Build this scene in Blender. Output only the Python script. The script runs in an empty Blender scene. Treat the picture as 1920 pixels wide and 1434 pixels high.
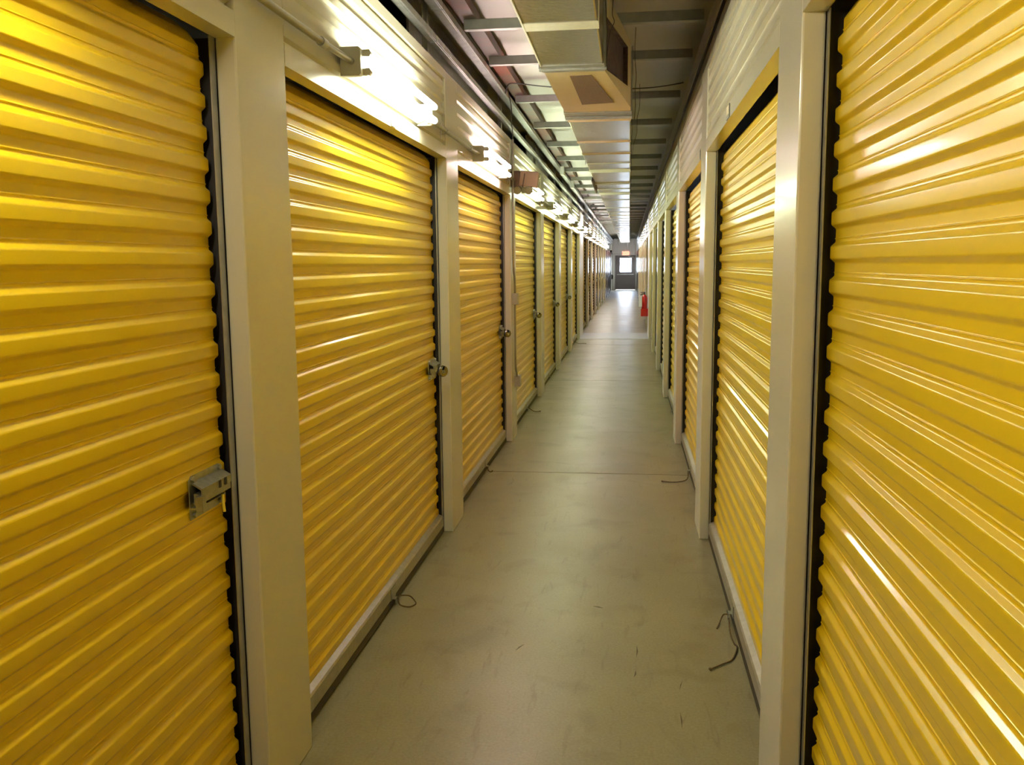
import bpy, bmesh, math, random
from mathutils import Vector, Matrix
random.seed(7)
S = bpy.context.scene
COL = S.collection
PI = math.pi

# ------------------------------------------------------------------ layout
XL, XR = -1.1375, 0.453          # faces of the two walls
PITCH = 3.048                    # one storage unit
ZH = 2.405                       # bottom of the door headers
ZT = 2.935                       # top of the painted walls
REV = 0.062                      # how deep the jambs return
PW = 0.385                       # width of a wall pillar
near = [2.58 + PITCH * i for i in range(7)]          # pillars, first building
far = [25.2 + PITCH * i for i in range(7)]           # pillars, second building
YB = -3.4
YEND = 59.4

# ------------------------------------------------------------------ materials
def mat(name, col, rough=0.5, metal=0.0, coat=0.0, noise=None, bump=None, emit=None, spec=0.5):
    m = bpy.data.materials.new(name); m.use_nodes = True
    nt = m.node_tree; N = nt.nodes; L = nt.links
    b = N['Principled BSDF']
    b.inputs['Base Color'].default_value = (*col, 1)
    b.inputs['Roughness'].default_value = rough
    b.inputs['Metallic'].default_value = metal
    b.inputs['Specular IOR Level'].default_value = spec
    if coat:
        b.inputs['Coat Weight'].default_value = coat
        b.inputs['Coat Roughness'].default_value = 0.12
    if emit:
        b.inputs['Emission Color'].default_value = (*emit[0], 1)
        b.inputs['Emission Strength'].default_value = emit[1]
    tc = N.new('ShaderNodeTexCoord')
    if noise:      # (scale, amount, second colour)
        n = N.new('ShaderNodeTexNoise'); n.inputs['Scale'].default_value = noise[0]
        n.inputs['Detail'].default_value = 6
        L.new(tc.outputs['Object'], n.inputs['Vector'])
        r = N.new('ShaderNodeValToRGB')
        r.color_ramp.elements[0].position = 0.5 - noise[1]; r.color_ramp.elements[1].position = 0.5 + noise[1]
        r.color_ramp.elements[0].color = (*noise[2], 1); r.color_ramp.elements[1].color = (*col, 1)
        L.new(n.outputs['Fac'], r.inputs['Fac']); L.new(r.outputs['Color'], b.inputs['Base Color'])
    if bump:       # (scale, strength, distance)
        n2 = N.new('ShaderNodeTexNoise'); n2.inputs['Scale'].default_value = bump[0]
        n2.inputs['Detail'].default_value = 3
        L.new(tc.outputs['Object'], n2.inputs['Vector'])
        bp = N.new('ShaderNodeBump'); bp.inputs['Strength'].default_value = bump[1]
        bp.inputs['Distance'].default_value = bump[2]
        L.new(n2.outputs['Fac'], bp.inputs['Height']); L.new(bp.outputs['Normal'], b.inputs['Normal'])
        if coat: L.new(bp.outputs['Normal'], b.inputs['Coat Normal'])
    return m

M = {}
M['yellow'] = mat('yellow_enamel', (0.83, 0.60, 0.014), 0.28, coat=0.28, bump=(1.2, 0.02, 0.01), noise=(1.3, 0.35, (0.81, 0.58, 0.012)))
M['cream'] = mat('cream_enamel', (0.74, 0.715, 0.60), 0.24, coat=0.35, bump=(1.6, 0.10, 0.012), noise=(2.0, 0.3, (0.71, 0.685, 0.57)))
M['white'] = mat('white_paint', (0.86, 0.87, 0.88), 0.35, noise=(3, 0.3, (0.80, 0.81, 0.82)))
M['galv'] = mat('galvanized_steel', (0.55, 0.56, 0.55), 0.38, metal=0.85, noise=(22, 0.2, (0.42, 0.43, 0.42)), bump=(30, 0.1, 0.002))
M['purlin'] = mat('dull_galvanized', (0.44, 0.45, 0.43), 0.5, metal=0.6, noise=(14, 0.25, (0.34, 0.35, 0.34)))
M['alu'] = mat('mill_aluminium', (0.48, 0.47, 0.42), 0.45, metal=0.5, noise=(30, 0.25, (0.38, 0.37, 0.32)))
M['zinc'] = mat('zinc_latch', (0.46, 0.47, 0.39), 0.33, metal=0.8, noise=(40, 0.25, (0.30, 0.31, 0.25)))
M['chrome'] = mat('chrome', (0.30, 0.29, 0.28), 0.22, metal=0.85, noise=(30, 0.3, (0.17, 0.16, 0.15)))
M['dark'] = mat('dark_parts_and_slot_shade', (0.035, 0.028, 0.025), 0.5, noise=(20, 0.3, (0.02, 0.018, 0.016)))
M['rubber'] = mat('black_rubber', (0.03, 0.024, 0.018), 0.6, noise=(30, 0.3, (0.055, 0.045, 0.03)))
M['unit'] = mat('unit_shell', (0.16, 0.17, 0.16), 0.7, noise=(3, 0.3, (0.12, 0.13, 0.12)))
M['redbeam'] = mat('red_oxide_steel', (0.20, 0.055, 0.035), 0.5, noise=(2.0, 0.10, (0.10, 0.075, 0.065)))
M['brownbeam'] = mat('brown_angle', (0.20, 0.17, 0.13), 0.45, metal=0.35, noise=(9, 0.25, (0.14, 0.12, 0.10)))
M['foil'] = mat('foil_wrap', (0.58, 0.55, 0.44), 0.24, metal=0.92, noise=(60, 0.3, (0.47, 0.44, 0.34)), bump=(38, 0.35, 0.004))
M['tape'] = mat('foil_tape', (0.80, 0.80, 0.70), 0.4, metal=0.25, noise=(40, 0.3, (0.70, 0.70, 0.6)))
M['board'] = mat('duct_board', (0.58, 0.49, 0.30), 0.75, noise=(10, 0.3, (0.53, 0.45, 0.27)))
M['patch'] = mat('brown_mesh', (0.21, 0.14, 0.085), 0.8, noise=(160, 0.15, (0.13, 0.085, 0.05)))
M['insul'] = mat('black_insulation', (0.045, 0.028, 0.03), 0.8, noise=(18, 0.2, (0.11, 0.07, 0.08)), bump=(40, 0.8, 0.01))
M['wire'] = mat('black_wire', (0.03, 0.025, 0.025), 0.5, noise=(50, 0.3, (0.06, 0.05, 0.05)))
M['conduit'] = mat('grey_conduit', (0.42, 0.41, 0.36), 0.35, metal=0.7, noise=(18, 0.3, (0.34, 0.33, 0.28)))
M['fixture'] = mat('fixture_enamel', (0.60, 0.60, 0.53), 0.4, noise=(20, 0.3, (0.55, 0.55, 0.48)))
M['boxgrey'] = mat('box_grey', (0.50, 0.47, 0.40), 0.45, noise=(20, 0.3, (0.45, 0.42, 0.35)))
M['beige'] = mat('beige_plastic', (0.66, 0.50, 0.42), 0.45, noise=(12, 0.3, (0.60, 0.45, 0.37)))
M['brownbox'] = mat('brown_box', (0.21, 0.15, 0.14), 0.5, noise=(20, 0.3, (0.16, 0.11, 0.10)))
M['lens'] = mat('lamp_lens', (0.35, 0.36, 0.26), 0.2, noise=(20, 0.3, (0.3, 0.3, 0.22)))
M['rope'] = mat('dirty_rope', (0.16, 0.11, 0.05), 0.9, noise=(70, 0.2, (0.09, 0.06, 0.03)))
M['tagyellow'] = mat('tag_yellow', (0.85, 0.70, 0.08), 0.4, noise=(30, 0.3, (0.8, 0.66, 0.07)))
M['taggrey'] = mat('tag_frame', (0.10, 0.10, 0.08), 0.5, noise=(30, 0.3, (0.14, 0.14, 0.11)))
M['tagcream'] = mat('tag_cream', (0.62, 0.58, 0.40), 0.4, noise=(30, 0.3, (0.55, 0.5, 0.35)))
M['red'] = mat('red_enamel', (0.50, 0.010, 0.008), 0.25, coat=0.3, noise=(12, 0.3, (0.42, 0.008, 0.006)))
M['doorgrey'] = mat('door_taupe', (0.17, 0.145, 0.145), 0.4, noise=(6, 0.3, (0.155, 0.13, 0.13)))
M['plum'] = mat('dark_door', (0.055, 0.035, 0.05), 0.3, noise=(6, 0.3, (0.045, 0.03, 0.042)))
M['endwall'] = mat('ribbed_wall', (0.66, 0.63, 0.60), 0.5, noise=(5, 0.3, (0.62, 0.59, 0.56)))
M['exit'] = mat('exit_red', (0.8, 0.02, 0.01), 0.5, emit=((1, 0.06, 0.03), 6.0), noise=(20, 0.3, (0.75, 0.02, 0.01)))
M['exitface'] = mat('exit_face', (0.75, 0.35, 0.28), 0.5, emit=((1, 0.35, 0.22), 1.2), noise=(20, 0.3, (0.7, 0.33, 0.26)))
M['strip'] = mat('pale_threshold', (0.52, 0.55, 0.60), 0.4, noise=(6, 0.3, (0.46, 0.49, 0.54)))
M['ground'] = mat('outdoor_concrete', (0.5, 0.5, 0.5), 0.8, noise=(2, 0.3, (0.42, 0.42, 0.42)))
M['endlamp'] = mat('end_lamp', (0.9, 0.9, 0.9), 0.4, emit=((0.95, 0.97, 1.0), 9), noise=(20, 0.3, (0.85, 0.85, 0.85)))

g = bpy.data.materials.new('window_glass'); g.use_nodes = True
_n = g.node_tree.nodes; _n.remove(_n['Principled BSDF'])
_t = _n.new('ShaderNodeBsdfTransparent'); _t.inputs['Color'].default_value = (.93, .96, 1, 1)
_g = _n.new('ShaderNodeBsdfGlossy'); _g.inputs['Roughness'].default_value = 0.02
_x = _n.new('ShaderNodeMixShader'); _x.inputs[0].default_value = 0.07
g.node_tree.links.new(_t.outputs[0], _x.inputs[1]); g.node_tree.links.new(_g.outputs[0], _x.inputs[2])
g.node_tree.links.new(_x.outputs[0], _n['Material Output'].inputs['Surface'])
M['glass'] = g

TUBE = 44.0
def tube_mat(name, c, k=1.0):
    return mat(name, (0.9, 0.9, 0.9), 0.4, emit=(c, TUBE * k))
T_WARM = tube_mat('tube_warm', (1.0, 0.90, 0.67), 1.0)
T_YEL = tube_mat('tube_yellow_white', (0.98, 0.98, 0.74), 1.05)
T_PINK = tube_mat('tube_pink', (1.0, 0.76, 0.72), 1.0)
T_GREEN = tube_mat('tube_green', (0.90, 1.0, 0.66), 0.9)
T_WHITE = tube_mat('tube_white', (1.0, 0.93, 0.86), 1.0)

T_FAR = tube_mat('tube_bright_white', (1.0, 0.95, 0.88), 1.5)
# roof lining: white vinyl
M['lining'] = mat('vinyl_roof_lining', (0.56, 0.54, 0.52), 0.42, noise=(1.2, 0.3, (0.48, 0.465, 0.445)), bump=(4, 0.25, 0.02))

# floor: sealed olive-grey concrete with grain, scuffs and stains
def floor_mat():
    m = bpy.data.materials.new('sealed_concrete'); m.use_nodes = True
    nt = m.node_tree; N = nt.nodes; L = nt.links; b = N['Principled BSDF']
    tc = N.new('ShaderNodeTexCoord')
    def noise(scale, detail, dist=0.0, stretch=None):
        n = N.new('ShaderNodeTexNoise'); n.inputs['Scale'].default_value = scale; n.inputs['Detail'].default_value = detail
        n.inputs['Distortion'].default_value = dist
        if stretch:
            mp = N.new('ShaderNodeMapping'); mp.inputs['Scale'].default_value = stretch
            L.new(tc.outputs['Object'], mp.inputs['Vector']); L.new(mp.outputs['Vector'], n.inputs['Vector'])
        else: L.new(tc.outputs['Object'], n.inputs['Vector'])
        return n
    def ramp(src, stops):
        r = N.new('ShaderNodeValToRGB'); e = r.color_ramp.elements
        e[0].position, e[0].color = stops[0][0], (*stops[0][1], 1); e[1].position, e[1].color = stops[1][0], (*stops[1][1], 1)
        L.new(src.outputs['Fac'], r.inputs['Fac']); return r
    base = ramp(noise(1.1, 8), [(0.3, (0.265, 0.245, 0.140)), (0.72, (0.335, 0.315, 0.19))])
    grain = ramp(noise(90, 5), [(0.3, (0.80, 0.79, 0.76)), (0.7, (1.04, 1.04, 1.04))])
    stain = ramp(noise(3.3, 5, 0.6), [(0.24, (0.72, 0.68, 0.58)), (0.46, (1, 1, 1))])
    scuff = ramp(noise(7, 7, 1.2, (3.2, 0.5, 1)), [(0.25, (0.72, 0.71, 0.68)), (0.40, (1, 1, 1))])
    cur = base.outputs['Color']
    for x in (grain, stain, scuff):
        mx = N.new('ShaderNodeMix'); mx.data_type = 'RGBA'; mx.blend_type = 'MULTIPLY'; mx.inputs[0].default_value = 0.8
        L.new(cur, mx.inputs[6]); L.new(x.outputs['Color'], mx.inputs[7]); cur = mx.outputs[2]
    L.new(cur, b.inputs['Base Color'])
    rr = N.new('ShaderNodeMapRange'); rn = noise(2.5, 5)
    rr.inputs['To Min'].default_value = 0.26; rr.inputs['To Max'].default_value = 0.44
    L.new(rn.outputs['Fac'], rr.inputs['Value']); L.new(rr.outputs['Result'], b.inputs['Roughness'])
    bp = N.new('ShaderNodeBump'); bp.inputs['Strength'].default_value = 0.12; bp.inputs['Distance'].default_value = 0.004
    bn = noise(14, 4, 0, (1, 1, 1)); L.new(bn.outputs['Fac'], bp.inputs['Height']); L.new(bp.outputs['Normal'], b.inputs['Normal'])
    return m
M['floor'] = floor_mat()
M['joint'] = mat('floor_joint', (0.10, 0.085, 0.05), 0.8, noise=(20, 0.3, (0.14, 0.12, 0.08)))

# ------------------------------------------------------------------ mesh helper
class MB:
    def __init__(s): s.v = []; s.f = []; s.m = []; s.mats = []; s.sm = []
    def mi(s, m):
        if m not in s.mats: s.mats.append(m)
        return s.mats.index(m)
    def add(s, vs, fs, m, smooth=False):
        o = len(s.v); s.v += [tuple(v) for v in vs]; k = s.mi(m)
        for f in fs: s.f.append(tuple(i + o for i in f)); s.m.append(k); s.sm.append(smooth)
        return s
    def box(s, x0, x1, y0, y1, z0, z1, m, tf=None):
        x0, x1 = min(x0, x1), max(x0, x1); y0, y1 = min(y0, y1), max(y0, y1); z0, z1 = min(z0, z1), max(z0, z1)
        vs = [Vector(c) for c in ((x0,y0,z0),(x1,y0,z0),(x1,y1,z0),(x0,y1,z0),(x0,y0,z1),(x1,y0,z1),(x1,y1,z1),(x0,y1,z1))]
        if tf: vs = [tf @ v for v in vs]
        return s.add(vs, [(0,3,2,1),(4,5,6,7),(0,1,5,4),(1,2,6,5),(2,3,7,6),(3,0,4,7)], m)
    def tube(s, pts, r, m, n=10, caps=True):
        pts = [Vector(p) for p in pts]; rs = r if isinstance(r, (list, tuple)) else [r] * len(pts)
        vs = []; prev = None
        for i, p in enumerate(pts):
            a = pts[max(0, i-1)]; b = pts[min(len(pts)-1, i+1)]
            t = (b - a)
            if t.length < 1e-9: t = Vector((0, 0, 1))
            t.normalize()
            if prev is None:
                ref = Vector((0, 0, 1)) if abs(t.z) < 0.9 else Vector((1, 0, 0))
                u = t.cross(ref).normalized()
            else:
                u = (prev - t * prev.dot(t))
                if u.length < 1e-6: u = t.orthogonal()
                u.normalize()
            prev = u; w = t.cross(u)
            for k in range(n):
                an = 2 * PI * k / n; vs.append(p + (u * math.cos(an) + w * math.sin(an)) * rs[i])
        fs = [(i*n + k, i*n + (k+1) % n, (i+1)*n + (k+1) % n, (i+1)*n + k) for i in range(len(pts)-1) for k in range(n)]
        s.add(vs, fs, m, True)
        if caps:
            s.add(vs[:n], [tuple(range(n))[::-1]], m); s.add(vs[-n:], [tuple(range(n))], m)
        return s
    def prism(s, poly, axis, a, b, m, smooth=False):
        # poly: 2d outline; axis 'y': (x,z) extruded over y;  'x': (y,z) over x;  'z': (x,y) over z
        def P(p, q): return {'y': (p[0], q, p[1]), 'x': (q, p[0], p[1]), 'z': (p[0], p[1], q)}[axis]
        n = len(poly); vs = [P(p, a) for p in poly] + [P(p, b) for p in poly]
        s.add(vs, [(i, (i+1) % n, n + (i+1) % n, n + i) for i in range(n)], m, smooth)
        s.add(vs, [tuple(range(n))[::-1], tuple(range(n, 2*n))], m)
        return s
    def sheet(s, prof, a, b, m):      # open profile (x,z) swept along y, smooth
        n = len(prof); vs = [(x, a, z) for x, z in prof] + [(x, b, z) for x, z in prof]
        return s.add(vs, [(i, i+1, n+i+1, n+i) for i in range(n-1)], m, True)
    def build(s, name, parent=None, bevel=0.0, wn=False, fixn=True):
        me = bpy.data.meshes.new(name); me.from_pydata(s.v, [], s.f); me.update()
        for m in s.mats: me.materials.append(m)
        for p, k, q in zip(me.polygons, s.m, s.sm): p.material_index = k; p.use_smooth = q
        if fixn:
            bm = bmesh.new(); bm.from_mesh(me); bmesh.ops.recalc_face_normals(bm, faces=bm.faces); bm.to_mesh(me); bm.free()
        o = bpy.data.objects.new(name, me); COL.objects.link(o)
        if parent: o.parent = parent
        if bevel:
            d = o.modifiers.new('bevel', 'BEVEL'); d.width = bevel; d.segments = 2; d.limit_method = 'ANGLE'; d.angle_limit = math.radians(40)
        if wn: o.modifiers.new('wn', 'WEIGHTED_NORMAL')
        return o

def thing(name, label, cat, loc=(0,0,0), rz=0, group=None):
    o = bpy.data.objects.new(name, None); COL.objects.link(o); o.empty_display_size = 0.1
    o.location = loc; o.rotation_euler = (0, 0, rz); o['label'] = label; o['category'] = cat
    if group: o['group'] = group
    return o
def tag(o, label, cat, group=None):
    o['label'] = label; o['category'] = cat
    if group: o['group'] = group
    return o
def struct(o): o['kind'] = 'structure'; return o
def dup(root, loc, rz, label, group=None):
    r = root.copy(); COL.objects.link(r); r.location = loc; r.rotation_euler = (0, 0, rz); r['label'] = label
    if group: r['group'] = group
    for ch in list(root.children):
        c = ch.copy(); COL.objects.link(c); c.parent = r
        for gch in list(ch.children):
            d = gch.copy(); COL.objects.link(d); d.parent = c
    return r

# ------------------------------------------------------------------ floor, roof lining, end walls
struct(MB().box(-3.0, 2.4, YB - 0.1, YEND + 0.1, -0.12, 0.0, M['floor']).build('floor'))
jt = MB()
for y in (1.28, 7.38, 13.4, 19.4, 31.3, 43.5): jt.box(XL - 0.05, XR + 0.05, y, y + 0.004, -0.001, 0.0012, M['joint'])
struct(jt.build('trim_floor_joint'))
struct(MB().box(XL, XR, 20.86, 22.7, -0.001, 0.004, M['strip']).build('trim_threshold'))

PUR = [5.87, 6.90] + [8.50 + 1.60 * i for i in range(31)]
cm = MB(); nx = 6; ys = []; zs = []
ycur = YB; edges = [YB, -1.1, 0.5, 2.1, 3.7, 5.3] + PUR[1:] + [YEND]
for i in range(len(edges) - 1):
    a, b = edges[i], edges[i+1]
    for k in range(6):
        t = k / 6; ys.append(a + (b - a) * t); zs.append(3.395 - 0.018 * math.sin(PI * t) + random.uniform(-.004, .004))
ys.append(edges[-1]); zs.append(3.39)
vs = []
for y, z in zip(ys, zs):
    for k in range(nx + 1): vs.append((-3.0 + 5.4 * k / nx, y, z))
for y, z in zip(ys, zs):
    for k in range(nx + 1): vs.append((-3.0 + 5.4 * k / nx, y, 3.55))
n = (nx + 1); tot = n * len(ys)
fs = [(j*n+k, j*n+k+1, (j+1)*n+k+1, (j+1)*n+k) for j in range(len(ys)-1) for k in range(nx)]
fs += [tuple(i + tot for i in f) for f in fs]
cm.add(vs, fs, M['lining'], True)
struct(cm.build('ceiling', fixn=False))
struct(MB().box(-3.1, -3.0, YB, YEND, 0, 3.5, M['unit']).build('wall_outer_left'))
struct(MB().box(2.4, 2.5, YB, YEND, 0, 3.5, M['unit']).build('wall_outer_right'))
struct(MB().box(-3.0, 2.4, YB - 0.1, YB, 0, 3.5, M['cream']).build('wall_back'))

# end wall with an opening for the exit door
DX0, DX1, DZ = -0.915, 0.40, 2.24
ew = MB()
prof = []; x = XL - 0.3
def ribs(x0, x1):
    pts = []; x = x0
    while x < x1:
        for dx, dy in ((0, 0), (0.03, 0), (0.04, 0.012), (0.07, 0.012), (0.08, 0)):
            if x + dx <= x1: pts.append((x + dx, -dy))
        x += 0.1
    pts.append((x1, 0)); return pts
for x0, x1, z0, z1 in ((-1.6, DX0, 0, DZ), (DX1, 1.0, 0, DZ), (-1.6, 1.0, DZ, 3.42)):
    r = ribs(x0, x1); poly = [(a, YEND + b) for a, b in r] + [(x1, YEND + 0.1), (x0, YEND + 0.1)]
    ew.prism(poly, 'z', z0, z1, M['endwall'])
struct(ew.build('wall_end'))
# exit door
dr = MB(); WX0, WX1, WZ0, WZ1 = -0.615, 0.135, 1.16, 2.07
dr.box(DX0 + 0.05, WX0, YEND, YEND + 0.045, 0.012, DZ - 0.05, M['doorgrey'])
dr.box(WX1, DX1 - 0.05, YEND, YEND + 0.045, 0.012, DZ - 0.05, M['doorgrey'])
dr.box(WX0, WX1, YEND, YEND + 0.045, 0.012, WZ0, M['doorgrey'])
dr.box(WX0, WX1, YEND, YEND + 0.045, WZ1, DZ - 0.05, M['doorgrey'])
d1 = struct(dr.build('door_1'))
d1f = MB()
d1f.box(DX0, DX0 + 0.05, YEND - 0.03, YEND + 0.08, 0, DZ, M['doorgrey']); d1f.box(DX1 - 0.05, DX1, YEND - 0.03, YEND + 0.08, 0, DZ, M['doorgrey'])
d1f.box(DX0, DX1, YEND - 0.03, YEND + 0.08, DZ - 0.05, DZ, M['doorgrey']); d1f.build('door_frame', d1)
MB().box(WX0, WX1, YEND + 0.018, YEND + 0.024, WZ0, WZ1, M['glass']).build('window_pane', d1)
wf = MB()
for a in ((WX0-.03, WX1+.03, WZ0-.03, WZ0+.01), (WX0-.03, WX1+.03, WZ1-.01, WZ1+.03), (WX0-.03, WX0+.01, WZ0, WZ1), (WX1-.01, WX1+.03, WZ0, WZ1)):
    wf.box(a[0], a[1], YEND - 0.006, YEND + 0.05, a[2], a[3], M['doorgrey'])
wf.build('window_bead', d1)
cl = MB(); cl.box(-0.02, 0.26, YEND - 0.07, YEND, 2.10, 2.16, M['alu'])
cl.tube([(0.0, YEND - 0.05, 2.16), (-0.10, YEND - 0.22, 2.17), (0.10, YEND - 0.03, 2.2)], 0.012, M['alu'], 8); cl.build('door_closer', d1)
pb = MB(); pb.tube([(-0.8, YEND - 0.05, 1.0), (0.28, YEND - 0.05, 1.0)], 0.02, M['alu'], 10); pb.box(-0.8, -0.72, YEND - 0.06, YEND, 0.97, 1.03, M['alu']); pb.box(0.2, 0.28, YEND - 0.06, YEND, 0.97, 1.03, M['alu'])
pb.build('push_bar', d1)
# outdoors beyond the glass
struct(MB().box(-12, 12, YEND + 0.11, YEND + 30, -0.2, -0.02, M['ground']).build('floor_outside'))

# ------------------------------------------------------------------ wall pillars
def pillar(side, y0, w=PW, mt=None, z1=ZT):
    mt = mt or M['cream']; b = MB()
    if side < 0: b.box(XL - REV, XL, y0, y0 + w, 0, z1, mt)
    else: b.box(XR, XR + REV, y0, y0 + w, 0, z1, mt)
    return b
tn = 1
doors_y = []
for side in (-1, 1):
    for y in [near[0] - PITCH] + near[:6]:
        struct(pillar(side, y).build('trim_%d' % tn, bevel=0.006)); tn += 1
    struct(pillar(side, near[6], 0.12).build('trim_%d' % tn, bevel=0.006)); tn += 1
    # white joint panel between the two buildings
    struct(pillar(side, near[6] + 0.12, 22.55 - near[6] - 0.12, M['white']).build('trim_%d' % tn, bevel=0.006)); tn += 1
    for y in far:
        struct(pillar(side, y).build('trim_%d' % tn, bevel=0.006)); tn += 1
    struct(pillar(side, 57.3, YEND - 57.3).build('trim_%d' % tn)); tn += 1
    struct(pillar(side, YB, near[0] - PITCH - YB).build('trim_%d' % tn)); tn += 1

# headers: flat band, ribbed panel over each door, top band; one wall mesh a side
def header(b, side, y0, y1):
    s = side; X = XL if s < 0 else XR
    def U(u): return X + u * (1 if s > 0 else -1)      # u: depth into the units
    b.box(U(0.0), U(REV), y0, y1, ZH, 2.478, M['cream'])
    b.box(U(0.0), U(REV), y0, y1, 2.885, ZT, M['cream'])
    z = 2.478; poly = []
    P = 0.0814
    for k in range(5):
        for dz, u in ((0, .022), (.018, .022), (.026, .006), (.060, .006), (.068, .022)):
            poly.append((U(u), z + dz))
        z += P
    poly.append((U(.022), 2.885))
    full = poly + [(U(0.05), 2.885), (U(0.05), 2.478)]
    b.prism(full, 'y', y0 + 0.012, y1 - 0.012, M['cream'])
    for ya, yb in ((y0, y0 + 0.012), (y1 - 0.012, y1)):
        b.box(U(0.03), U(REV), ya, yb, 2.478, 2.885, M['dark'])
for side, nm in ((-1, 'wall_left'), (1, 'wall_right')):
    b = MB(); X = XL if side < 0 else XR
    for y in [near[0] - PITCH] + near[:6]: header(b, side, y + PW, y + PITCH)
    header(b, side, 22.55, far[0])
    for y in far[:6]: header(b, side, y + PW, y + PITCH)
    header(b, side, far[6] + PW, 57.3)
    # added dark backing behind the doors against light leaking in from above
    d = side
    b.box(X + d * 0.62, X + d * 0.66, YB, YEND, 0, 2.9, M['unit'])
    struct(b.build(nm, bevel=0.0))

# ------------------------------------------------------------------ roll-up doors
W = PITCH - PW
def curtain_profile(z0=0.105, z1=2.43):
    corners = []; z = z0; P = 0.0905; xo, xi = -0.088, -0.101
    corners.append((xi, z))
    while z + P < z1:
        corners += [(xi, z + .008), (xo, z + .019), (xo, z + .052), (xi, z + .063), (xi, z + .0705), (xi + .003, z + .0725), (xi, z + .0745)]
        z += P
    corners += [(xi, z + 0.01), (-0.13, z + 0.05), (-0.18, z + 0.09), (-0.26, z + 0.12)]
    out = [corners[0]]
    for i in range(1, len(corners) - 1):
        p = Vector(corners[i]); a = Vector(corners[i-1]); c = Vector(corners[i+1])
        r = min(0.0035, (p - a).length * .4, (c - p).length * .4)
        p1 = p + (a - p).normalized() * r; p2 = p + (c - p).normalized() * r
        out += [tuple(p1), tuple((p1 + p2) / 2 * 0.5 + p * 0.5), tuple(p2)]
    out.append(corners[-1]); return out
PROF = curtain_profile()

def add_latch(t, tagged=False):
    y = W - 0.165; z = 1.10; x = -0.084
    l = MB()
    hex_ = [(y - .10, z - .062), (y + .075, z - .062), (y + .10, z - .04), (y + .10, z + .05), (y + .085, z + .062), (y - .085, z + .062), (y - .10, z + .05)]
    l.prism(hex_, 'x', x, x + .003, M['zinc'])
    # folded hood, slotted
    l.prism([(x + .003, z + .044), (x + .034, z + .026), (x + .034, z + .004), (x + .030, z + .004), (x + .030, z + .022), (x + .003, z + .038)], 'y', y - .085, y + .10, M['zinc'])
    l.prism([(x + .003, z - .030), (x + .024, z - .030), (x + .024, z - .026), (x + .003, z - .026)], 'y', y - .10, y + .08, M['zinc'])
    l.box(x + .030, x + .0365, y + .018, y + .030, z + .004, z + .026, M['dark'])
    l.box(x + .030, x + .0365, y + .055, y + .067, z + .004, z + .026, M['dark'])
    lo = l.build('latch', t)
    sb = MB(); sb.box(x + .010, x + .024, y - .09, y + .115, z - .020, z + .012, M['zinc']); sb.box(x + .022, x + .044, y - .105, y - .085, z - .034, z + .008, M['zinc'])
    sb.build('slide_bolt', lo)
    bo = MB()
    for dy, dz in ((-.08, .052), (.082, .052), (-.08, -.05), (.078, -.048)):
        c = (y + dy, z + dz); bo.prism([(c[0] + .009 * math.cos(k*PI/3), c[1] + .009 * math.sin(k*PI/3)) for k in range(6)], 'x', x + .003, x + .011, M['zinc'])
    bo.build('bolt_head', lo)
    if tagged:
        tg = MB(); tg.tube([(x + .03, y + .045, z - .022), (x + .034, y + .045, z - .075)], 0.0045, M['tagyellow'], 8); o = tg.build('seal_tag', lo)
        o['label'] = 'thin yellow plastic seal tag'

def make_door(label, group, tagged=False):
    t = thing('roll_up_door', label, 'roll-up door', (0, 0, 0), 0, group)
    MB().sheet(PROF, 0.028, W - 0.028, M['yellow']).build('curtain', t, wn=True, fixn=False)
    b = MB()
    b.prism([(-.058, .046), (-.058, .108), (-.064, .116), (-.098, .128), (-.100, .122), (-.068, .108), (-.068, .046)], 'y', 0.02, W - 0.025, M['alu'])
    bo = b.build('bottom_bar', t, bevel=0.002)
    sl = MB(); sl.prism([(-.060, .050), (-.056, .012), (-.062, .001), (-.078, .001), (-.080, .014), (-.074, .050)], 'y', 0.015, W - 0.02, M['rubber'])
    so = sl.build('rubber_seal', bo); so['label'] = 'black rubber seal along the floor'
    st = MB(); st.box(-.058, -.034, 1.32, 1.36, .05, .054, M['zinc']); st.box(-.037, -.034, 1.32, 1.36, .022, .054, M['zinc']); st.box(-.058, -.054, 1.31, 1.40, .045, .105, M['zinc'])
    st.build('foot_bracket', bo)
    for y0, y1, ys_ in ((0.0, 0.034, -1), (W - 0.034, W, 1)):
        gt = MB()
        gt.box(-.0635, -.0665, y0, y1, 0, ZH, M['galv'])
        if ys_ > 0: gt.box(-.0665, -.125, W - .002, W + .012, 0, ZH, M['dark'])  # dark colour on web and back lip stands in for slot shade
        else: gt.box(-.0665, -.125, -.012, .002, 0, ZH, M['dark'])
        gt.box(-.122, -.126, y0 - .02, y1 + .02, 0, ZH, M['dark'])
        gt.build('guide_track', t)
    add_latch(t, tagged)
    return t

GL, GR = 'roll-up doors along the left wall', 'roll-up doors along the right wall'
ltxt = ['yellow roll-up door filling the left edge, zinc latch with a thin yellow tag',
        'yellow roll-up door under the nearest tube light, with a round shiny padlock',
        'orange-tinted yellow roll-up door on the left, just before the conduit with junction boxes',
        'yellow-green roll-up door on the left, just past the conduit with junction boxes',
        'yellow roll-up door on the left wall, second past the junction box conduit',
        'yellow roll-up door on the left wall, third past the junction box conduit',
        'yellow roll-up door on the left wall, last before the bright white panel']
rtxt = ['large glossy yellow roll-up door filling the right edge of the view',
        'yellow roll-up door on the right wall, second from the camera, with frayed rope at its foot',
        'orange-tinted roll-up door on the right wall, third from the camera',
        'narrowly seen yellow-green roll-up door on the right wall, fourth from the camera',
        'sliver of yellow roll-up door on the right wall, fifth from the camera',
        'sliver of roll-up door on the right wall, sixth from the camera',
        'sliver of roll-up door on the right wall, last before the fire extinguisher']
door1 = make_door(ltxt[0], GL, True)
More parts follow.
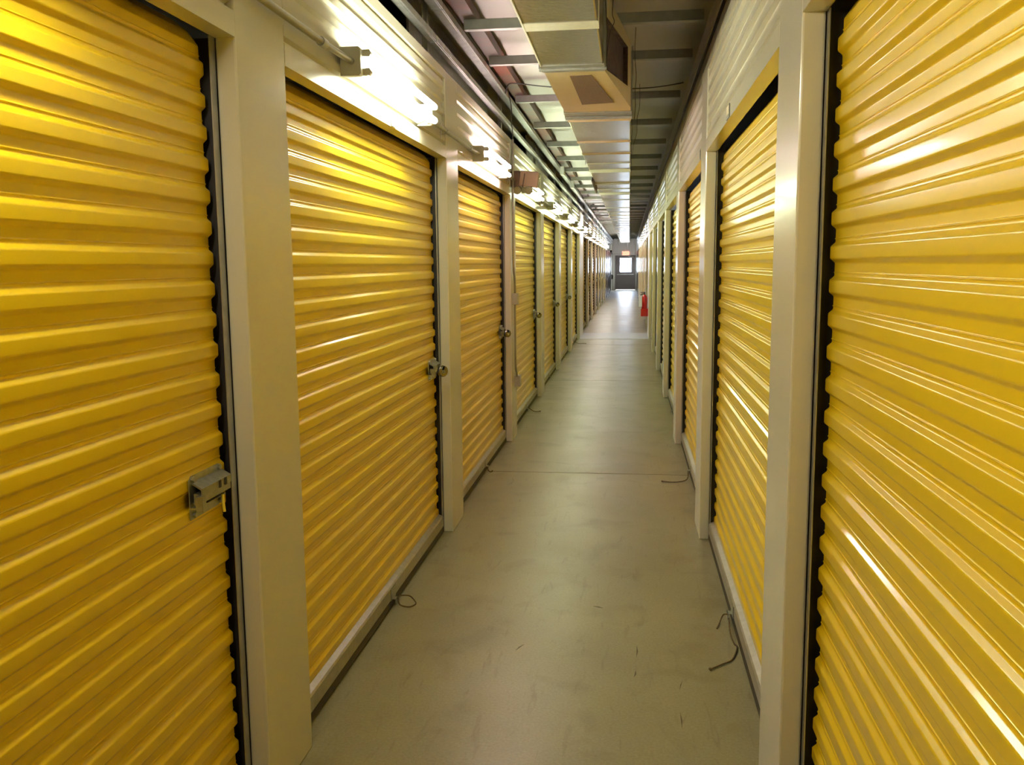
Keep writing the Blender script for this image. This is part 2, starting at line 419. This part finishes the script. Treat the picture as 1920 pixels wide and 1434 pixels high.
ydoors = [near[0] - W] + [y + PW for y in near[:6]]
door1.location = (XL, ydoors[0], 0)
proto = make_door(ltxt[1], GL); proto.location = (XL, ydoors[1], 0)
for i in range(2, 7): dup(proto, (XL, ydoors[i], 0), 0, ltxt[i], GL)
for i in range(7): dup(proto, (XR, ydoors[i] + W, 0), PI, rtxt[i], GR)
ord_ = ['first', 'second', 'third', 'fourth', 'fifth', 'sixth', 'seventh']
yf = [22.55 - (W - (far[0] - 22.55))] + [y + PW for y in far[:6]]
yf[0] = far[0] - W
for i in range(7):
    dup(proto, (XL, yf[i], 0), 0, ord_[i] + ' distant roll-up door on the left wall beyond the bright white panel', 'distant roll-up doors beyond the white panel, left wall')
    dup(proto, (XR, yf[i] + W, 0), PI, ord_[i] + ' distant roll-up door on the right wall beyond the fire extinguisher', 'distant roll-up doors beyond the extinguisher, right wall')
# dark doors near the exit
def dark_door(side, y, w, label):
    t = thing('dark_door', label, 'door', (XL if side < 0 else XR, y if side < 0 else y + w, 0), 0 if side < 0 else PI, 'dark doors near the exit')
    p = MB(); p.box(-.035, -.075, 0.02, w - .02, 0.02, ZH - .03, M['plum'])
    for z0, z1 in ((.25, 1.05), (1.2, 2.2)): p.box(-.030, -.036, .16, w - .16, z0, z1, M['plum'])
    p.build('door_panel', t, bevel=0.004)
    f = MB(); f.box(-.005, -.085, -.03, .02, 0, ZH, M['plum']); f.box(-.005, -.085, w - .02, w + .03, 0, ZH, M['plum']); f.box(-.005, -.085, 0, w, ZH - .03, ZH, M['plum'])
    f.build('door_frame', t, bevel=0.003)
    h = MB(); h.tube([(-.035, w - .12, 1.0), (.02, w - .12, 1.0), (.02, w - .24, 1.0)], 0.011, M['alu'], 8); h.build('handle', t)
yy = far[6] + PW + 0.1
for k in range(4):
    w = 2.5
    for side in (-1, 1):
        if k < 3: struct(pillar(side, yy + w + 0.09, 0.55).build('trim_%d' % tn)); tn += 1
        if side > 0 and k < 3:
            dup(proto, (XR, yy + W - 0.08, 0), PI, 'roll-up door on the right wall near the exit, %s of three from the camera' % ord_[k], 'far right roll-up doors near the exit'); continue
        dark_door(side, yy, w, '%s dark plum door on the %s wall towards the exit' % (['nearest', 'second', 'third', 'farthest'][k], 'left' if side < 0 else 'right'))
    yy += w + 0.7

# ------------------------------------------------------------------ padlocks on the left doors
def padlock(label):
    t = thing('disc_padlock', label, 'padlock', (0, 0, 0), 0, 'padlocks on the left doors')
    b = MB(); R = 0.035; ring = []
    nseg = 28
    prof = [(-.013, .022), (-.013, .031), (-.009, .035), (.009, .035), (.013, .031), (.013, .022)]
    vs = []; fs = []
    a0, a1 = math.radians(130), math.radians(130 + 300)
    for k in range(nseg + 1):
        a = a0 + (a1 - a0) * k / nseg
        for px, pr in [(-.013, .0), (-.013, .030), (-.008, .035), (.008, .035), (.013, .030), (.013, .0)]:
            vs.append((px, pr * math.cos(a), pr * math.sin(a)))
    q = 6
    for k in range(nseg):
        for j in range(q - 1): fs.append((k*q+j, (k+1)*q+j, (k+1)*q+j+1, k*q+j+1))
    b.add(vs, fs, M['chrome'], False); lb = b.build('lock_body', t)
    kw = MB(); kw.tube([(.0125, 0, -.004), (.0155, 0, -.004)], [.012, .011], M['zinc'], 14); kw.box(.0155, .0162, -.0015, .0015, -.011, .003, M['dark']); kw.build('key_plug', lb)
    s = MB(); s.tube([(0, .022 * math.cos(math.radians(a)), .006 + .026 * math.sin(math.radians(a))) for a in range(20, 171, 15)], 0.0045, M['chrome'], 8); s.build('shackle', t)
    return t
pl = padlock('round chrome disc padlock on the latch under the nearest tube light')
pl.location = (XL - 0.018, ydoors[1] + W - 0.150, 1.085); pl.rotation_euler = (0, 0, math.radians(-48))
for i, txt in ((2, 'dark disc padlock on the orange-tinted left door'), (3, 'disc padlock on the yellow-green door past the conduit'), (4, 'disc padlock on the second door past the conduit'), (5, 'small disc padlock on the third door past the conduit')):
    dup(pl, (XL - 0.018, ydoors[i] + W - 0.150, 1.085), math.radians(-48), txt)

# ------------------------------------------------------------------ pull ropes lying on the floor
def smooth(pts, k=6):
    pts = [Vector(p) for p in pts]; out = []
    for i in range(len(pts) - 1):
        p0 = pts[max(0, i-1)]; p1 = pts[i]; p2 = pts[i+1]; p3 = pts[min(len(pts)-1, i+2)]
        for j in range(k):
            t = j / k
            out.append(0.5 * ((2*p1) + (p2-p0)*t + (2*p0-5*p1+4*p2-p3)*t*t + (-p0+3*p1-3*p2+p3)*t*t*t))
    out.append(pts[-1]); return out
def rope(pts, label, r=0.0035, knot=True):
    b = MB(); b.tube(smooth(pts), r, M['rope'], 7)
    if knot: p = Vector(pts[-1]); b.tube([p + Vector((-.006, .0, .003)), p, p + Vector((.006, .002, .002))], [r, r*2.2, r], M['rope'], 7)
    return tag(b.build('pull_rope'), label, 'rope', 'pull ropes at the door feet')
rope([(-1.17, 4.335, .055), (-1.13, 4.40, .03), (-1.10, 4.395, .006), (-1.085, 4.35, .005), (-1.11, 4.31, .005), (-1.155, 4.30, .02), (-1.17, 4.33, .05)], 'looped pull rope at the foot of the door with the round padlock', knot=False)
rope([(.49, 4.27, .05), (.47, 4.31, .03), (.445, 4.25, .006), (.43, 4.20, .005)], 'short curl of rope at the foot of the second right door', knot=False)
rope([(.487, 4.22, .05), (.485, 4.12, .012), (.492, 4.03, .006), (.50, 3.985, .006), (.465, 3.86, .006), (.42, 3.81, .006), (.36, 3.75, .006)], 'frayed brown rope trailing onto the floor from the second right door')
rope([(.492, 7.28, .05), (.475, 7.20, .01), (.41, 7.125, .006), (.34, 7.11, .006), (.275, 7.13, .006)], 'curved brown rope on the floor by the orange-tinted right door')
rope([(-1.17, 10.45, .05), (-1.13, 10.50, .012), (-1.09, 10.47, .006), (-1.04, 10.50, .006)], 'short rope at the foot of the yellow-green left door')
rope([(-1.17, 19.6, .05), (-1.10, 19.6, .010), (-1.0, 19.65, .006), (-.93, 19.62, .006)], 'rope on the floor just before the white panel, left side')
rope([(-1.175, 7.35, .05), (-1.165, 7.30, .03), (-1.15, 7.32, .008), (-1.14, 7.36, .006)], 'tiny rope end at the foot of the orange-tinted left door')

# ------------------------------------------------------------------ unit number tags
def numtag(loc, w, h, side, label, fill):
    b = MB(); s = side
    b.box(-s * .001, s * 0.004, 0, w, 0, h, M['taggrey']); 
    o = b.build('number_tag'); b2 = MB(); b2.box(s * 0.004, s * 0.005, 0.012, w - .012, 0.018, h - .004, fill); b2.build('tag_face', o)
    o.location = loc; tag(o, label, 'tag', 'small tags on the door headers'); return o
numtag((XL, 4.305, 2.408), .085, .058, 1, 'small yellow tag on the header under the nearest tube light', M['tagyellow'])
numtag((XL, 7.33, 2.408), .05, .05, 1, 'small dark tag on the header of the orange-tinted left door', M['tagcream'])
numtag((XR, 4.34, 2.408), .12, .062, -1, 'small dark-rimmed tag on the header of the second right door', M['tagcream'])
numtag((XR, 6.06, 2.408), .06, .062, -1, 'small black tag at the near end of the third right header', M['taggrey'])

# ------------------------------------------------------------------ tube lights
def make_fixture(label, tm):
    t = thing('tube_light', label, 'light', (XL, 0, 2.548), 0, 'twin tube lights along the left wall')
    h = MB()
    h.prism([(-.005, -.056), (.070, -.056), (.078, -.048), (.078, .048), (.070, .056), (-.005, .056)], 'y', 0, 0.03, M['fixture'])
    h.prism([(.0, -.05), (.045, -.03), (.045, .03), (.0, .05)], 'y', 0.03, 1.31, M['fixture'])
    h.prism([(-.005, -.056), (.070, -.056), (.078, -.048), (.078, .048), (.070, .056), (-.005, .056)], 'y', 1.31, 1.34, M['fixture'])
    ho = h.build('housing', t, bevel=0.002)
    for z in (-.036, .036):
        for ys_, d in ((0.03, 1), (1.31, -1)):
            l = MB(); l.prism([(.055, z - .012), (.105, z - .014), (.113, z), (.105, z + .014), (.055, z + .012)], 'y', ys_, ys_ + d * 0.026, M['fixture']); l.build('lampholder', t, bevel=0.003)
        tb = MB(); tb.tube([(.096, .056, z), (.096, .058, z), (.096, 1.282, z), (.096, 1.284, z)], 0.0165, tm, 14)
        tb.build('fluorescent_tube', t)
    c = MB(); c.tube([(.04, -.03, 0), (.04, 0.0, 0)], 0.014, M['galv'], 10); c.build('conduit_connector', ho)
    return t
flist = [(0.52, T_WARM, 'twin tube light over the leftmost door, just above the view'),
         (3.57, T_YEL, 'nearest visible twin tube light, glaring over the door with the round padlock'),
         (6.618, T_PINK, 'pinkish twin tube light over the orange-tinted left door'),
         (9.666, T_GREEN, 'twin tube light just past the emergency light'),
         (12.714, T_GREEN, 'second twin tube light past the emergency light'),
         (15.762, T_GREEN, 'third twin tube light past the emergency light'),
         (18.81, T_GREEN, 'twin tube light just before the bright white panel'),
         (21.2, T_WHITE, 'twin tube light fixed on the bright white panel')]
for i in range(7):
    flist.append((far[i] + 1.0, [T_FAR, T_PINK, T_FAR, T_YEL, T_FAR, T_FAR, T_FAR][i], '%s small twin tube light beyond the white panel' % ord_[i]))
FX = {}
for y, tm, lab in flist:
    if tm.name not in FX:
        FX[tm.name] = make_fixture(lab, tm); FX[tm.name].location.y = y
    else: dup(FX[tm.name], (XL, y, 2.548), 0, lab)
# conduits between the fixtures, with strap and coupling
def conduit(y0, y1, label):
    t = thing('wall_conduit', label, 'conduit', (XL + 0.03, y0, 2.548), 0, 'conduits between the tube lights')
    L_ = y1 - y0
    b = MB(); b.tube([(0, 0, 0), (0, L_ - .22, 0), (.01, L_ - .06, -.002), (.01, L_, 0)], 0.0125, M['conduit'], 12); b.build('pipe', t)
    s = MB(); s.tube([(0, L_ - .30, 0), (0, L_ - .25, 0)], 0.017, M['galv'], 12); s.build('coupling', t)
    k = MB(); k.box(-.03, -.026, .55, .575, -.045, .045, M['galv']); k.tube([(-.028, .562, -.02), (.0, .562, -.016), (.015, .562, 0), (.0, .562, .016), (-.028, .562, .02)], .004, M['galv'], 6); k.build('pipe_strap', t)
ends = [f[0] for f in flist]
cl_ = ['grey conduit running into the nearest visible tube light', 'grey conduit between the nearest tube light and the pinkish one', 'grey conduit from the pinkish light to the one past the emergency light']
for i in range(len(ends) - 1):
    a, b_ = ends[i] + 1.34, ends[i+1] - 0.03
    if b_ - a < 0.8: continue
    conduit(a, b_, cl_[i] if i < 3 else 'grey conduit running into the %s' % flist[i+1][2])

# ------------------------------------------------------------------ conduit drop with junction boxes and emergency light
XP = XL + 0.022
t = thing('conduit_drop', 'vertical conduit with two grey junction boxes beside the yellow-green left door', 'conduit', (XP, 8.78, 0))
b = MB(); b.tube(smooth([(0, -.05, 2.93), (0, -.07, 2.4), (0, -.07, 1.75), (0, 0.0, 1.62), (0, .03, 1.45)], 4), 0.012, M['conduit'], 10); b.build('upper_pipe', t)
b = MB(); b.tube(smooth([(0, .03, 1.36), (0, .03, .78), (0, .10, .66), (0, .14, .60)], 4), 0.010, M['conduit'], 10); b.build('lower_pipe', t)
for y, z, s in ((.03, 1.405, .055), (.17, .575, .055)):
    j = MB(); j.box(-.023, .028, y - .055, y + .055, z - s, z + s, M['boxgrey']); jo = j.build('junction_box', t, bevel=0.004)
    c = MB(); c.box(.028, .032, y - .058, y + .058, z - s - .003, z + s + .003, M['boxgrey']); c.build('cover_plate', jo)
t = thing('emergency_light', 'beige emergency light box on a dark bracket beside the pinkish tube light', 'emergency light', (XL, 8.80, 2.56))
b = MB(); b.box(0.0, .085, -.05, .05, -.075, .075, M['brownbox']); b.build('mounting_box', t, bevel=0.004)
rm = Matrix.Rotation(math.radians(-14), 4, 'Y')
b = MB(); b.box(.085, .262, -.06, .045, -.072, .075, M['beige'], Matrix.Translation((0, 0, .012)) @ Matrix.Rotation(math.radians(6), 4, 'Y')); b.build('battery_case', t, bevel=0.008)
b = MB(); b.box(.12, .13, -.068, -.058, -.06, .07, M['brownbox'], Matrix.Rotation(math.radians(10), 4, 'Y')); b.build('case_seam', t)
for x in (.06, .17):
    b = MB(); b.tube([(x, -.0, -.085), (x, -.03, -.105), (x, -.055, -.112), (x, -.075, -.114)], [.018, .036, .04, .038], M['lens'], 14); b.build('lamp_head', t)

# small boxes on the upper rail
for y, z, mt, lab in ((14.2, 3.165, M['white'], 'small white box on the upper rail, nearer one'), (16.7, 3.165, M['white'], 'small white box on the upper rail, farther one')):
    b = MB(); b.box(-1.0765, -1.02, y, y + .22, z - .05, z + .075, mt); b.box(-1.019, -1.016, y + .02, y + .2, z - .03, z + .04, mt)
    tag(b.build('junction_box', bevel=0.004), lab, 'box', 'white boxes on the upper rail')

# ------------------------------------------------------------------ rails above the walls
def rail(x0, x1, z0, z1, y0, y1, m, label, cat='rail', lip=True):
    b = MB(); b.box(x0, x1, y0, y1, z0, z1, m)
    if lip: b.box(x0 + .010, x1 - .010, y0, y1, z0 - .003, z0, m)
    return tag(b.build('steel_rail', bevel=0.004), label, cat)
cuts = [YB, 5.32, 17.5, 30.0, 44.0, YEND]
nm_ = ['nearest', 'second', 'third', 'fourth', 'farthest']
for i in range(5):
    a, b_ = cuts[i], cuts[i+1] - 0.012
    rail(-1.166, -1.118, 3.030, 3.066, a, b_, M['galv'], 'lower galvanized rail above the left wall, %s length' % nm_[i])
    rail(-1.146, -1.076, 3.205, 3.245, a, b_, M['galv'], 'upper galvanized rail above the left wall, %s length' % nm_[i])
rail(XR + .001, XR + .05, ZT + .003, 2.998, YB, YEND, M['brownbeam'], 'dark brown angle lying on top of the right wall', lip=False)
rail(XR - .004, XR + .06, 3.03, 3.17, YB, YEND, M['brownbeam'], 'deep brown beam above the angle on the right wall', 'beam', lip=False)
ib = MB(); ib.box(-1.10, -1.02, YB, YEND, 3.365, 3.375, M['redbeam']); ib.box(-0.99, -0.98, YB, YEND, 3.30, 3.365, M['redbeam']); ib.box(-1.09, -0.975, YB, YEND, 3.29, 3.30, M['redbeam'])
tag(ib.build('roof_beam'), 'long reddish-brown steel beam just under the roof on the left', 'beam')
yk = [5.30 + PITCH * i for i in range(17)]
for i, y in enumerate(yk):
    b = MB(); b.box(-1.198, -1.170, y, y + .035, ZT, 3.34, M['galv']); b.box(-1.198, -1.194, y - .02, y + .055, ZT, 3.34, M['galv'])
    lab = ('%s upright stud between the rails above the left wall' % (['nearest', 'second', 'third', 'fourth', 'fifth'][i])) if i < 5 else 'far upright stud among those bunched above the left wall'
    o = b.build('steel_stud'); tag(o, lab, 'stud', 'upright studs above the left wall' if i < 5 else 'far upright studs above the left wall')
# partition sheets of the units seen through the gap
for i, y in enumerate([5.33, 11.43, 17.5, 23.6, 29.7]):
    b = MB(); b.box(-1.30, -1.285, y, y + 2.95, 2.5, 3.34, M['galv'])
    struct(b.build('trim_sheet_%d' % (i + 1)))

# ------------------------------------------------------------------ purlins
P0 = None
for i, y in enumerate(PUR):
    if y > YEND - 0.5: break
    if i < 10: lab = '%s galvanized purlin crossing under the roof, counted from the camera' % (ord_ + ['eighth', 'ninth', 'tenth'])[i]; gr = 'near purlins under the roof'
    else: lab = 'galvanized purlin among the far ones bunched above the long duct'; gr = 'far purlins under the roof'
    if P0 is None:
        b = MB(); xa, xb = -1.056, 0.445
        b.box(xa, xb, 0, .003, 0, .062, M['purlin']); b.box(xa, xb, 0, .055, 0, .003, M['purlin']); b.box(xa, xb, 0, .05, .059, .062, M['purlin']); b.box(xa, xb, .052, .055, 0, .014, M['purlin'])
        P0 = b.build('purlin'); P0.location = (0, y, 3.228); tag(P0, lab, 'purlin', gr)
    else:
        c = P0.copy(); COL.objects.link(c); c.location = (0, y, 3.228); tag(c, lab, 'purlin', gr)
for y, lab in ((21.0, 'pale crossbeam under the roof at the near edge of the white panel'), (21.9, 'pale crossbeam under the roof at the far edge of the white panel')):
    b = MB(); b.box(-1.05, 0.44, y, y + .11, 3.20, 3.262, M['white']); tag(b.build('steel_crossbeam', bevel=0.003), lab, 'beam', 'pale crossbeams over the white panel')

# ------------------------------------------------------------------ air duct
DZ0, DZ1 = 2.777, 3.195
t = thing('air_duct', 'long foil-wrapped air duct hanging under the roof', 'duct', (0, 0, 0))
b = MB(); b.box(-.468, -.143, -1.0, 4.93, DZ0, DZ1, M['foil']); b.build('near_section', t, bevel=0.008)
b = MB()
for z in (DZ0 - .006, DZ1): b.box(-.476, -.136, 4.86, 5.02, z, z + .006, M['galv'])
for x in (-.476, -.142): b.box(x, x + .006, 4.86, 5.02, DZ0, DZ1, M['galv'])
b.box(-.485, -.127, 4.925, 4.94, DZ0 - .016, DZ1, M['galv']); b.build('near_flange', t)
tx = MB(); ya, yb = 5.02, 6.36
poly = [(-.468, ya), (-.143, ya), (0.0, yb - .12), (0.0, yb), (-.448, yb)]
tx.add([(p[0], p[1], z) for z in (DZ0, DZ1) for p in poly], [(0,1,2,3,4), (5,9,8,7,6), (0,5,6,1), (2,7,8,3), (3,8,9,4), (4,9,5,0)], M['board'])
# slanted side with its frame round a dark opening
A = Vector((-.143, ya, 0)); B = Vector((0.0, yb - .12, 0)); H = DZ1 - DZ0
def SP(u, v): p = A.lerp(B, u); return (p.x, p.y, DZ0 + v * H)
OC = [SP(*q) for q in ((0, 0), (1, 0), (1, 1), (0, 1))]; IC = [SP(*q) for q in ((.03, .03), (.86, .26), (.86, .84), (.03, .70))]
for i in range(4): k = (i + 1) % 4; tx.add([OC[i], OC[k], IC[k], IC[i]], [(0, 1, 2, 3)], M['board'])
tb_ = tx.build('takeoff_box', t, fixn=False)
op = MB(); nrm = Vector((B.y - A.y, -(B.x - A.x), 0)).normalized() * -0.03
c0 = [Vector(q) for q in IC]; c1 = [p + nrm for p in c0]
op.add(c0 + c1, [(4,5,6,7), (0,1,5,4), (1,2,6,5), (2,3,7,6), (3,0,4,7)], M['insul'])
o = op.build('side_opening', tb_, fixn=False); o['label'] = 'dark fibrous opening in the slanted side'
pt = MB(); pt.add([(-.335, 5.14, DZ0 - .003), (-.215, 5.14, DZ0 - .003), (-.105, 6.02, DZ0 - .003), (-.315, 6.06, DZ0 - .003), (-.335, 5.14, DZ0), (-.215, 5.14, DZ0), (-.105, 6.02, DZ0), (-.315, 6.06, DZ0)], [(0,1,2,3), (0,4,5,1), (1,5,6,2), (2,6,7,3), (3,7,4,0), (4,7,6,5)], M['patch'])
o = pt.build('mesh_patch', tb_); o['label'] = 'brown mesh patch on the underside'
b = MB()
for y0, y1, d in ((6.36, 6.50, .006), (6.54, 6.64, .010)):
    b.box(-.452 - d, .002 + d, y0, y1, DZ0 - d, DZ0, M['galv']); b.box(-.452 - d, -.452, y0, y1, DZ0, DZ1, M['galv']); b.box(.002, .002 + d, y0, y1, DZ0, DZ1, M['galv'])
b.build('far_flange', t)
b = MB(); b.box(-.45, 0.0, 6.50, 46.0, DZ0, DZ1, M['foil']); b.build('far_section', t, bevel=0.006)
b = MB(); b.box(-.50, 0.04, 46.0, 46.02, DZ0 - .02, DZ1, M['galv']); b.build('end_cap', t)
def band(y, w, m, x0, x1, nm='tape_band'):
    b = MB(); e = .003
    b.box(x0 - e, x1 + e, y, y + w, DZ0 - e, DZ0, m); b.box(x1, x1 + e, y, y + w, DZ0, DZ1, m); b.box(x0 - e, x0, y, y + w, DZ0, DZ1, m); b.build(nm, t)
band(4.02, .13, M['tape'], -.468, -.143)
band(2.4, .13, M['tape'], -.468, -.143)
band(6.68, .10, M['board'], -.45, 0)
bands = [(7.86, .10, 'board'), (8.7, .12, 'board'), (9.55, .08, 'tape'), (10.2, .35, 'tape'), (11.8, .12, 'board'), (12.05, .10, 'tape'), (12.85, .10, 'tape'), (13.55, .45, 'tape'), (15.05, .14, 'tape'), (17.2, .16, 'tape'), (18.7, .16, 'tape'), (19.9, .16, 'board')]
yb2 = 21.3
while yb2 < 45.5: bands.append((yb2, .16, 'tape')); yb2 += 1.35
for y, w, m in bands: band(y, w, M[m], -.45, 0)
# bright strip stands in for the lamp reflection along the near duct's lower corner
b = MB(); b.box(-.474, -.466, -1, 4.86, DZ0 - .004, DZ0 + .03, M['tape']); b.build('corner_highlight', t)
# side vane on the left of the duct
b = MB(); b.prism([(11.4, DZ0 - .02), (12.9, DZ0 - .06), (12.9, DZ0 + .12), (11.9, DZ0 + .14)], 'x', -.475, -.455, M['insul']); b.build('side_vane', t)
# strap hangers
for i, y in enumerate([1.9, 4.9, 6.62, 9.6, 12.9, 16.1, 19.3, 24.1, 29.0, 33.7]):
    xs = (-.482, -.128) if y < 5 else (-.462, .012)
    for x in xs:
        b = MB(); b.tube([(x, y, DZ0 - .01), (x + random.uniform(-.006, .006), y, 2.95), (x + random.uniform(-.01, .01), y, 3.1), (x, y, 3.26)], 0.002, M['wire'], 5); b.build('hanger_wire', t)

# loose wires
def wire(pts, label, r=0.0022):
    tag(MB().tube(smooth(pts, 4), r, M['wire'], 6).build('hanging_wire'), label, 'wire')
wire([(-.080, 4.86, 3.38), (-.093, 4.86, 3.099), (-.097, 4.86, 3.02), (-.087, 4.86, 2.98), (-.106, 4.86, 2.935), (-.122, 4.86, 2.835), (-.124, 4.86, 2.775)], 'crinkled black wire hanging beside the near end of the duct')
wire([(.033, 6.6, 3.38), (.026, 6.6, 3.204), (.038, 6.6, 3.05), (.030, 6.6, 2.95), (.034, 6.6, 2.85), (.026, 6.6, 2.75)], 'thin black wire hanging just past the slanted duct opening')
wire([(.078, 8.2, 3.30), (.080, 8.2, 3.12), (.058, 8.2, 3.0), (.056, 8.2, 2.878), (.03, 8.2, 2.79), (.018, 8.2, 2.70)], 'crooked black wire hanging right of the duct under the third purlin')
wire([(-1.07, 7.9, 3.20), (-1.04, 7.9, 3.275), (-.942, 7.9, 3.277), (-.69, 7.9, 3.243), (-.35, 7.9, 3.22), (.033, 7.9, 3.205), (.255, 7.9, 3.215), (.44, 7.9, 3.24)], 'thin cable strung across the corridor above the duct', 0.005)
wire([(-1.065, 7.95, 3.26), (-1.06, 8.2, 3.16), (-1.085, 8.4, 3.05), (-1.10, 8.6, 2.99), (-1.113, 8.70, 2.935)], 'cable dropping from the rail to the conduit by the emergency light', 0.005)
wire([(.447, 3.2, 3.02), (.44, 4.0, 3.014), (.445, 5.0, 3.02), (.438, 6.3, 3.01), (.445, 8, 3.02)], 'black cable lying along the brown beams above the right wall', 0.006)

# ------------------------------------------------------------------ fire extinguisher
t = thing('fire_extinguisher', 'red fire extinguisher hung on the right wall by the white panel', 'extinguisher', (XR - .085, 21.9, .50))
b = MB(); b.tube([(0, 0, .0), (0, 0, .01), (0, 0, .40), (0, 0, .45), (0, 0, .48), (0, 0, .49)], [.055, .07, .07, .055, .025, .02], M['red'], 20); b.build('cylinder', t)
b = MB(); b.box(-.085, .0855, -.075, .06, -.03, .15, M['red']); b.build('wall_bracket', t, bevel=0.006)
b = MB(); b.box(-.015, .015, -.02, .02, .49, .53, M['dark']); b.box(-.09, .02, -.01, .01, .53, .55, M['dark']); b.box(-.07, .02, -.01, .01, .50, .512, M['dark']); b.build('handle', t)
b = MB(); b.tube(smooth([(-.02, 0, .51), (-.09, -.02, .47), (-.11, -.02, .35), (-.10, -.02, .2)]), .012, M['dark'], 8); b.build('hose', t)
b = MB(); b.box(-.135, -.06, -.062, -.056, .20, .47, M['white']); o = b.build('inspection_tag', t); o['label'] = 'white inspection tag'

# ------------------------------------------------------------------ far end things
t = thing('exit_sign', 'red lit EXIT sign over the end door', 'exit sign', (-.235, YEND - .012, 2.375))
b = MB(); b.box(-.22, .22, -.055, -.02, -.13, .12, M['exitface']); b.build('sign_case', t, bevel=0.006)
cu = bpy.data.curves.new('exit_text', 'FONT'); cu.body = 'EXIT'; cu.size = .20; cu.extrude = .004; cu.align_x = 'CENTER'; cu.align_y = 'CENTER'
to = bpy.data.objects.new('tmp', cu); COL.objects.link(to)
dg = bpy.context.evaluated_depsgraph_get(); me = bpy.data.meshes.new_from_object(to.evaluated_get(dg)); bpy.data.objects.remove(to)
me.materials.clear(); me.materials.append(M['exit'])
lo = bpy.data.objects.new('letters', me); COL.objects.link(lo); lo.parent = t; lo.location = (0, -.058, -.005); lo.rotation_euler = (PI/2, 0, 0)
tag(MB().tube([(-1.08, YEND - .03, 2.33), (-.455, YEND - .03, 2.33)], .012, M['conduit'], 8).build('wall_conduit'), 'thin conduit on the end wall leading to the EXIT sign', 'conduit')
t = thing('ceiling_light', 'white ceiling light just before the end wall', 'light', (-.34, 57.0, 3.0))
b = MB(); b.box(-.25, .25, -.15, .15, .06, .10, M['fixture']); b.build('light_base', t)
b = MB(); b.prism([(-.22, .06), (-.19, .0), (.19, .0), (.22, .06)], 'y', -.12, .12, M['endlamp']); b.build('diffuser', t)
t = thing('emergency_light', 'small twin-head emergency light on the left wall near the exit', 'emergency light', (XL, 54.5, 2.42))
b = MB(); b.box(0, .10, -.15, .15, -.05, .09, M['dark']); b.build('case', t)
for y in (-.1, .1): b = MB(); b.tube([(.05, y, -.05), (.10, y, -.10), (.14, y, -.12)], [.03, .06, .06], M['white'], 10); b.build('lamp_head', t)
t = thing('wall_phone', 'small black object hung on the left wall beside the exit door', 'phone', (XL, 58.4, .72))
b = MB(); b.box(0, .08, -.06, .06, 0, .30, M['dark']); b.build('body', t, bevel=0.01)
b = MB(); b.box(.08, .11, -.03, .03, .04, .26, M['rubber']); b.build('handset', t, bevel=0.008)

# scuff marks and litter on the floor
def mark(p, q, w, lab):
    p = Vector((*p, 0)); q = Vector((*q, 0)); d = (q - p); nn = Vector((-d.y, d.x, 0)).normalized() * w / 2; mdl = (p + q) / 2 + nn * .8
    z = Vector((0, 0, .0012)); b = MB()
    b.add([p, mdl - nn, q, mdl + nn, p + z, mdl - nn + z, q + z, mdl + nn + z], [(4,5,6,7), (0,1,5,4), (1,2,6,5), (2,3,7,6), (3,0,4,7)], M['joint'])
    tag(b.build('scuff_mark'), lab, 'scuff', 'scuff marks on the floor')
mark((.048, 3.974), (.045, 3.843), .007, 'short dark scuff mark on the floor, farther of the close pair')
mark((.041, 3.715), (.033, 3.648), .008, 'short dark scuff mark on the floor, nearer of the close pair')
mark((.211, 3.369), (.211, 3.238), .006, 'thin dark scuff mark on the floor nearest the second right door')
mark((.218, 3.548), (.237, 3.646), .004, 'faint scuff mark on the floor below the trailing rope')
mark((-.17, 4.43), (-.12, 4.41), .010, 'small brown smear on the floor in the middle of the aisle')
mark((-.50, 3.86), (-.47, 3.93), .006, 'small dark nick in the floor left of the middle')

# ------------------------------------------------------------------ daylight outside
w = bpy.data.worlds.new('sky'); S.world = w; w.use_nodes = True
bg = w.node_tree.nodes['Background']; bg.inputs['Color'].default_value = (0.80, 0.88, 1.0, 1); bg.inputs['Strength'].default_value = 30.0
al = bpy.data.lights.new('window_daylight', 'AREA'); al.shape = 'RECTANGLE'; al.size = WX1 - WX0; al.size_y = WZ1 - WZ0
al.energy = 60; al.color = (.8, .88, 1); al.cycles.is_portal = True
ao = bpy.data.objects.new('window_daylight', al); COL.objects.link(ao); ao.location = ((WX0 + WX1) / 2, YEND + .12, (WZ0 + WZ1) / 2); ao.rotation_euler = (-PI/2, 0, 0)

# ------------------------------------------------------------------ camera
cam = bpy.data.cameras.new('camera'); co = bpy.data.objects.new('camera', cam); COL.objects.link(co)
F = 1680.986; pitch, yaw, roll = 0.131373, 0.130228, -0.00922510
cam.sensor_fit = 'HORIZONTAL'; cam.sensor_width = 36; cam.lens = 36 * F / 1920; cam.clip_start = 0.02; cam.clip_end = 300
fw = Vector((-math.sin(yaw) * math.cos(pitch), math.cos(yaw) * math.cos(pitch), -math.sin(pitch)))
rt = Vector((math.cos(yaw), math.sin(yaw), 0)); up = rt.cross(fw)
r2 = rt * math.cos(roll) + up * math.sin(roll); u2 = -rt * math.sin(roll) + up * math.cos(roll)
mw = Matrix((( r2.x, u2.x, -fw.x, 0), (r2.y, u2.y, -fw.y, 0), (r2.z, u2.z, -fw.z, 1.74653), (0, 0, 0, 1)))
co.matrix_world = mw; S.camera = co

S.view_settings.view_transform = 'Standard'; S.view_settings.look = 'None'; S.view_settings.gamma = 1
S.view_settings.use_curve_mapping = False; S.view_settings.exposure = 0.66
c = S.cycles; c.max_bounces = 9; c.diffuse_bounces = 5; c.glossy_bounces = 5; c.transmission_bounces = 6
c.caustics_reflective = False; c.caustics_refractive = False; c.sample_clamp_indirect = 6; c.use_denoising = True; c.use_light_tree = True
